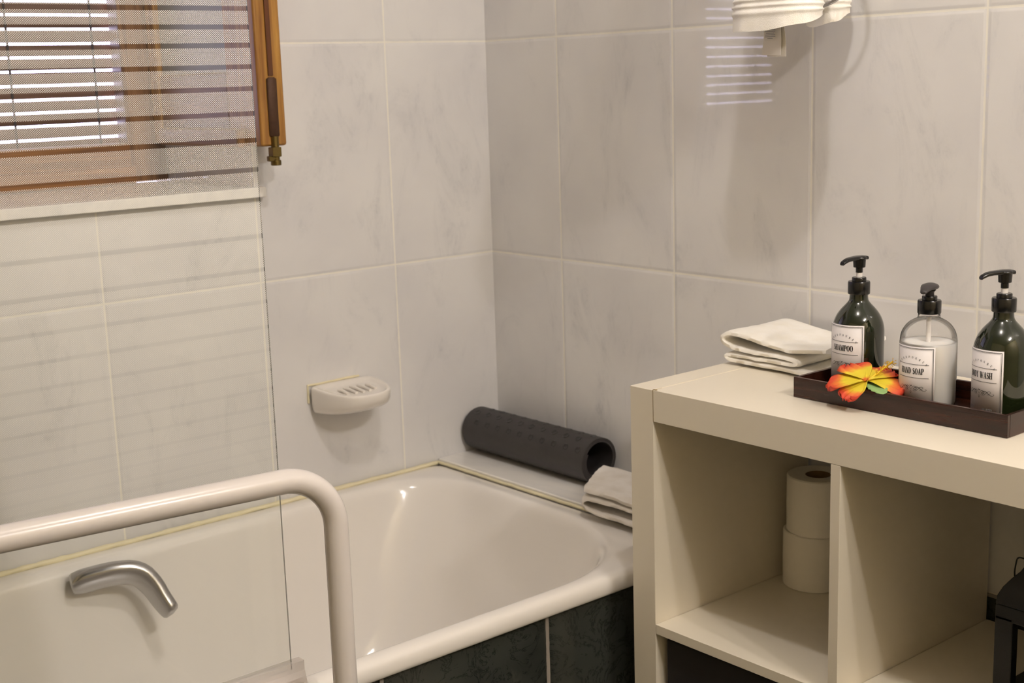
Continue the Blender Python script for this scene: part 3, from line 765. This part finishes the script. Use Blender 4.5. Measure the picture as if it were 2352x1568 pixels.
def bottle(x, y, kind, word, face, lab_ang, zlab, label, noz_ang, down=False, rb=.0383):
    """local frame: -y faces the camera; object rotated by `face`"""
    b = empty('pump_bottle', (x, y, CT+.0052), label, 'bottle', 'pump bottles in the tray', rz=face)
    zn = .138     # neck base
    prof = [(.020, .0015), (rb-.005, .0005), (rb-.0015, .003), (rb, .008), (rb, .086), (rb-.0003, .094), (rb-.0020, .103), (rb-.0060, .1130), (rb-.0125, .1222), (rb-.0200, .1298), (rb-.0240, .1350), (.0135, .140), (.0130, .152)]
    if kind == 'clear':
        prof = [(.020, .0015), (rb-.005, .0005), (rb-.0015, .003), (rb, .008), (rb, .090), (rb-.0007, .099), (rb-.0026, .1070), (rb-.0068, .1145), (rb-.0125, .1205), (rb-.0195, .1245), (.0165, .1262), (.0152, .1280), (.0152, .1350)]
    sm = [(0.0005, prof[0][1])] + prof
    pm = 'clear_plastic' if kind == 'clear' else 'green'
    pr = [Vector((r, z, 0)) for r, z in sm[:4]] + chaikin([Vector((r, z, 0)) for r, z in sm[4:]], 2)
    MB().lathe([(p.x, p.y) for p in pr], (0,0,0), 192, True, False).build('bottle_body', M[pm], b, smooth=True, angle=60)
    if kind == 'clear':
        q_ = [(.001, .0035), (rb-.0055, .0024), (rb-.0025, .0045), (rb-.0009, .009), (rb-.0009, .0915), (rb-.0022, .0930), (rb-.008, .0926), (.006, .0920), (.001, .0920)]
        MB().lathe(q_, (0,0,0), 192, True, True).build('liquid_soap', M['soap'], b, smooth=True, angle=50)
        MB().tube([(0,0,.02), (0,0,.128)], .0034, 16).build('dip_tube', M['white_plastic'], b, smooth=True)
    ct = prof[-1][1] - .002 - (.005 if kind != 'clear' else 0)
    # collar
    MB().lathe([(.0158, ct), (.0163, ct+.001), (.0163, ct+.0175), (.0155, ct+.0190), (.0105, ct+.0195), (.0105, ct+.0240), (.0098, ct+.0250), (.0035, ct+.0252)], (0,0,0), 48, True, False).build('pump_collar', M['black_plastic'], b, smooth=True, angle=35)
    zt = ct + .0250 - (.0035 if kind != 'clear' else .0070)
    d = Vector((math.sin(noz_ang), -math.cos(noz_ang), 0)); n_ = Vector((-d.y, d.x, 0)); up = Vector((0,0,1))
    if not down:
        MB().tube([(0,0,zt-.003), (0,0,zt+.014)], .0046, 20).build('pump_stem', M['white_plastic'], b, smooth=True)['label'] = 'white pump stem'
        h = MB().lathe([(.0045, zt+.0105), (.0052, zt+.0105), (.0052, zt+.0170), (.0088, zt+.0185), (.0095, zt+.0300), (.0110, zt+.0310), (.0110, zt+.0330), (.0095, zt+.0345), (.001, zt+.0350)], (0,0,0), 28, True, True)
        sec = [(-.010, .0320, .0095, .0030), (0, .0325, .0085, .0032), (.010, .0325, .0068, .0032), (.022, .0322, .0056, .0030), (.030, .0312, .0050, .0028), (.0375, .0285, .0044, .0026), (.0395, .0270, .0040, .0022)]
        rg = [[d*a + n_*math.copysign(abs(math.cos(q2))**.6, math.cos(q2))*wv/1 + up*(zt+zz+math.copysign(abs(math.sin(q2))**.6, math.sin(q2))*hh) for q2 in [2*PI*j/14 for j in range(14)]] for a, zz, wv, hh in sec]
        h.loft(rg, True, True, True)
        h.build('pump_head', M['black_plastic'], b, smooth=True, angle=50)
    else:
        h = MB().lathe([(.0062, zt-.001), (.0060, zt+.012), (.0085, zt+.0150)], (0,0,0), 28, True, True)
        sec = [(-.0135, .0185, .004, .002), (-.0125, .019, .0085, .0042), (-.006, .0195, .0115, .0052), (.003, .0200, .0118, .0050), (.012, .0195, .0095, .0042), (.020, .0178, .0068, .0034), (.0265, .0155, .0050, .0028), (.0285, .0145, .0035, .0018)]
        rg = [[d*a + n_*math.cos(q2)*wv + up*(zt+zz+math.sin(q2)*hh) for q2 in [2*PI*j/20 for j in range(20)]] for a, zz, wv, hh in sec]
        h.loft(rg, True, True, True)
        h.build('pump_head', M['black_matt'], b, smooth=True, angle=70)
    # label
    nseg = 64; lb = MB(); rr = rb+.0004
    lb.loft([[(rr*math.sin(lab_ang+xx/rr), -rr*math.cos(lab_ang+xx/rr), zlab+zz) for xx in [-LW/2+LW*i/nseg for i in range(nseg+1)]] for zz in (0, LH)], False)
    lo = lb.build('paper_label', M['label'], b, smooth=True, angle=60)
    lo.modifiers.new('sol', 'SOLIDIFY').thickness = .00015
    ink, grey = label_art(word)
    wrap(ink, rb+.00085, lab_ang, zlab).build('label_print', M['ink'], lo)
    wrap(grey, rb+.00085, lab_ang, zlab).build('fine_print', M['greyink'], lo)
    return b

CAM = Vector((-1.86731, -2.29763, 1.27043))
def facing(x, y): return math.atan2(y-CAM.y, x-CAM.x) - PI/2
D = math.radians
bottle(-.203, -1.1115, 'green', 'SHAMPOO', facing(-.203, -1.1115), D(-36), .0075, 'dark green pump bottle labelled SHAMPOO at the left end of the tray', D(-38))
bottle(-.222, -1.2435, 'clear', 'HAND SOAP', facing(-.222, -1.2435), D(-33), -.0045, 'clear pump bottle of white liquid labelled HAND SOAP in the middle', D(-18), down=True, rb=.0396)
bottle(-.206, -1.3480, 'green', 'BODY WASH', facing(-.206, -1.3480), D(-45), .0012, 'dark green pump bottle labelled BODY WASH at the right end of the tray', D(-50))

# ------------------------------------------------------------------ silk flower
F0 = Vector((-.276, -1.1790, .8280))
fl = empty('silk_flower', F0, 'orange and yellow artificial hibiscus flower resting on the tray edge', 'flower')
vd = Vector((F0.x-CAM.x, F0.y-CAM.y, 0)).normalized(); e1 = Vector((vd.y, -vd.x, 0)); tl = D(13)
e2 = vd*math.cos(tl) + Vector((0,0,1))*math.sin(tl); e3 = Vector((0,0,1))*math.cos(tl) - vd*math.sin(tl)
def petal(ang, Lg, Wd, lift, curl, seed):
    s = MB(); nu, nv = 16, 12; rv = []
    dd = e1*math.cos(ang) + e2*math.sin(ang); ww = e1*(-math.sin(ang)) + e2*math.cos(ang)
    for i in range(nu+1):
        u = i/nu
        wdt = Wd*(.16 + .84*math.sin(min(1, u*1.18)*PI*.56)**1.1) * (1 if u < .82 else math.sqrt(max(.02, 1-((u-.82)/.20)**2)))
        for j in range(nv+1):
            v_ = j/nv*2-1
            ruf = .0042*math.sin(v_*7+seed)*u*u*abs(v_) + .0028*math.sin(v_*13+seed*2)*u**3
            p = dd*(u*Lg*(1-.09*v_*v_*u)) + ww*(v_*wdt) + e3*(lift*u - curl*u*u + ruf + .004*v_*v_*(1-u) - .0015*math.cos(v_*9)*u*0)
            s.v.append(tuple(p)); rv.append(u*(.93+.12*abs(v_)))
    for i in range(nu):
        for j in range(nv):
            a = i*(nv+1)+j; s.f.append((a, a+1, a+nv+2, a+nv+1)); s.m.append(0)
    me = bpy.data.meshes.new('petal'); me.from_pydata(s.v, [], s.f); me.materials.append(M['petal'])
    at_ = me.attributes.new('r', 'FLOAT', 'POINT')
    for k, r_ in enumerate(rv): at_.data[k].value = r_
    for p in me.polygons: p.use_smooth = True
    o = bpy.data.objects.new('petal', me); COL.objects.link(o); o.parent = fl
    so_ = o.modifiers.new('sol', 'SOLIDIFY'); so_.thickness = .0005
for a, Lg, Wd, lf, cu, sd_ in ((188, .057, .0225, .012, .018, 1), (120, .050, .0260, .018, .012, 2.3), (48, .052, .0240, .014, .014, 3.9), (-12, .058, .0225, .012, .018, 5.1), (232, .050, .0190, .000, .010, 6.6)):
    petal(D(a), Lg, Wd, lf, cu, sd_)
s = MB(); pd = (e1*.62 + e2*.55 + e3*.30).normalized()
s.tube([pd*.004, pd*.052], [.0018, .0012], 8)
for k in range(46):
    c_ = pd*(.018+.034*k/46); q_ = random.uniform(0, 2*PI)
    sd1 = pd.orthogonal().normalized(); sd2 = pd.cross(sd1); out = (sd1*math.cos(q_)+sd2*math.sin(q_))
    e_ = c_ + out*.0058 + pd*.0025
    s.tube([c_, e_], .00032, 5); s.add([e_+Vector(v_)*.0009 for v_ in ((1,0,0),(-1,0,0),(0,1,0),(0,-1,0),(0,0,1),(0,0,-1))], [(0,2,4),(2,1,4),(1,3,4),(3,0,4),(2,0,5),(1,2,5),(3,1,5),(0,3,5)])
s.build('pistil', M['pistil'], fl, smooth=True, angle=60)
s = MB(); dd = (e1*.38 - e2*.92).normalized(); ww = (e1*.92 + e2*.38).normalized(); nu = 10
for i in range(nu+1):
    u = i/nu; wd = .0125*math.sin(PI*min(.97, .12+u*.82))**.6
    for v_ in (-1, -.5, 0, .5, 1):
        s.v.append(tuple(dd*(u*.046) + e1*.006 + ww*v_*wd*(1+.08*((i % 2)*2-1)) + e3*(-.0022+.0055*u-.002*u*u+.001*abs(v_))))
for i in range(nu):
    for j in range(4): s.f.append((i*5+j, i*5+j+1, i*5+j+6, i*5+j+5)); s.m.append(0)
lf_ = s.build('leaf', M['leaf'], fl, smooth=True, angle=60); lf_.modifiers.new('sol', 'SOLIDIFY').thickness = .0006

# ------------------------------------------------------------------ hanging towel and ring
rg_ = empty('towel_ring', (0, -.950, 1.536), 'thin metal towel ring on the right wall behind the hanging towel', 'towel ring')
pts = [(-.100, -.950+.085*math.sin(a), 1.451-.085*math.cos(a)) for a in [2*PI*i/48 for i in range(49)]]
MB().tube(pts, .0034, 10, False).build('ring', M['chrome'], rg_, smooth=True)
MB().tube([(-.008, -.950, 1.536), (-.106, -.950, 1.536)], .007, 16).build('bracket', M['chrome'], rg_, smooth=True)
MB().box((-.009, -.978, 1.508), (-.0005, -.922, 1.564)).build('wall_plate', M['chrome'], rg_, bevel=.004)
for ch in rg_.children: ch.matrix_parent_inverse = Matrix.Translation(-rg_.location)
tw = empty('hanging_towel', (-.16, -.955, 1.33), 'cream hand towel with ribbed hem hanging by the right wall at the upper edge', 'towel')
def towel_tube(cx, cy, hx, hy, zb, ztop, pinch, seed, hem=True):
    """hollow tube of cloth: oval section, closed outside+inside surface, open at the bottom"""
    s = MB(); n_ = 96; rings = []
    zs_ = []
    z = zb
    while z < ztop: zs_.append(z); z += .0012 if z < zb+.05 else .012
    def ring(z, inset):
        k = max(0, (z-zb)/(ztop-zb)); r_ = []
        sx = hx*(1-k*.45); sy = hy*(1-(1-pinch)*k**3)
        cx_ = cx + (-.14-cx)*k**1.2*(1 if cx < -.1 else .0)
        hb_ = 0
        if hem:
            for zc in (.0175, .0265, .0355): hb_ += .0026*math.exp(-((z-zb-zc)/.0028)**2)
        rnd = 1 - .35*math.exp(-((z-zb)/.0012))
        for i in range(n_):
            a = 2*PI*i/n_
            wv = .0007*math.sin(a*7+seed) + .0020*math.sin(a*3+seed*2+z*4)*(.3+k*2) + .0012*noise.noise(Vector((math.cos(a)*6, math.sin(a)*6, z*60+seed)))
            ex = math.copysign(abs(math.cos(a))**.8, math.cos(a)); ey = math.copysign(abs(math.sin(a))**.75, math.sin(a))
            o_ = (hb_ + wv - inset)*1.0
            sag = -.0035*ey*0 + .0100*ex - .0030*ey + .0010*math.sin(a*5+seed)
            r_.append((cx_ + (sx+o_)*ex, cy + (sy+o_)*ey, z + sag*(1-min(1, (z-zb)/.02))))
        return r_
    outer = [ring(z, 0) for z in zs_]; inner = [ring(z, .0045) for z in zs_]
    inner[0] = ring(zb+.0008, .0040)
    return s.loft(inner[::-1] + outer, True)
towel_tube(-.200, -.9525, .046, .072, 1.3395, 1.70, .55, 1.0).build('front_fold', M['terry'], tw, smooth=True, angle=80)
towel_tube(-.056, -.9380, .026, .034, 1.3470, 1.50, .75, 2.2).build('rear_fold', M['terry'], tw, smooth=True, angle=80)
MB().tube(chaikin([(-.001, -.965, 1.72), (-.10, -.965, 1.72), (-.17, -.965, 1.70), (-.19, -.965, 1.73)], 3), .006, 12).build('hook', M['chrome'], rg_, smooth=True).matrix_parent_inverse = Matrix.Translation(-rg_.location)
# care tag: two satin strips
s = MB(); strip = []
for k in range(9):
    u = k/8; z = 1.352 - .0585*u; y0_ = -.9420 + .000*u; x_ = -.200 + .003*math.sin(u*3)
    strip.append([(x_, y0_+.0155+.0045*u, z), (x_-.001, y0_-.0155-.002*u, z-.001)])
for k in range(8):
    a, b = strip[k], strip[k+1]; s.add([a[0], a[1], b[1], b[0]], [(0,1,2,3)])
for k in range(9):
    strip[k] = [(p[0]+.004, p[1]-.0045*k/8-.003, p[2]-.0022) for p in strip[k]]
for k in range(8):
    a, b = strip[k], strip[k+1]; s.add([a[0], a[1], b[1], b[0]], [(0,1,2,3)])
ctag = s.build('care_tag', M['tag'], tw); ctag['label'] = 'white satin care tag'
ctag.modifiers.new('sol', 'SOLIDIFY').thickness = .0004
s = MB()
for k in range(9):
    z = 1.339 - .0026*k; wd = (.019, .012, .017, .020, .020, .016, .019, .020, .010)[k]
    s.box((-.2035, -.9415-wd/2, z-.0004), (-.2029, -.9415+wd/2, z+.0005))
s.build('tag_print', M['greyink'], ctag)
for ch in tw.children: ch.matrix_parent_inverse = Matrix.Translation(-tw.location)

# ------------------------------------------------------------------ lights
def lamp(loc, power, col=(1, .935, .90), r=.03):
    l = bpy.data.lights.new('ceiling_lamp', 'POINT'); l.energy = power; l.color = col; l.shadow_soft_size = r
    o = bpy.data.objects.new('ceiling_lamp_light', l); COL.objects.link(o); o.location = loc
    return o
lamp((-.88, -1.50, 2.36), 20)
lamp((-.66, -2.85, 2.36), 29.5); lamp((-.94, -2.95, 2.36), 29.5)
w = bpy.data.worlds.new('world'); sc.world = w; w.use_nodes = True
bg = w.node_tree.nodes['Background']; bg.inputs[0].default_value = (.74, .68, 1.0, 1); bg.inputs[1].default_value = 8.0

# ------------------------------------------------------------------ camera
f_px = 3086.37493; yaw, pitch, rollv = 0.87605, -0.19302, -0.03243
cy_, sy_ = math.cos(yaw), math.sin(yaw); cp, sp__ = math.cos(pitch), math.sin(pitch)
Fv = Vector((cy_*cp, sy_*cp, sp__)); rv = Vector((sy_, -cy_, 0)); uv = rv.cross(Fv)
c_, s_ = math.cos(rollv), math.sin(rollv)
rr = c_*rv + s_*uv; uu = -s_*rv + c_*uv
cam = bpy.data.cameras.new('camera'); co = bpy.data.objects.new('camera', cam); COL.objects.link(co)
co.matrix_world = Matrix(((rr.x, uu.x, -Fv.x, CAM.x), (rr.y, uu.y, -Fv.y, CAM.y), (rr.z, uu.z, -Fv.z, CAM.z), (0, 0, 0, 1)))
cam.sensor_width = 36; cam.lens = f_px*36/2352; cam.clip_start = .02
cam.dof.use_dof = True; cam.dof.focus_distance = 1.85; cam.dof.aperture_fstop = 9
sc.camera = co
vs = sc.view_settings
vs.view_transform = 'Standard'; vs.look = 'None'; vs.gamma = 1; vs.use_curve_mapping = False; vs.exposure = 0.07
sc.cycles.max_bounces = 12; sc.cycles.transparent_max_bounces = 24; sc.cycles.caustics_reflective = False
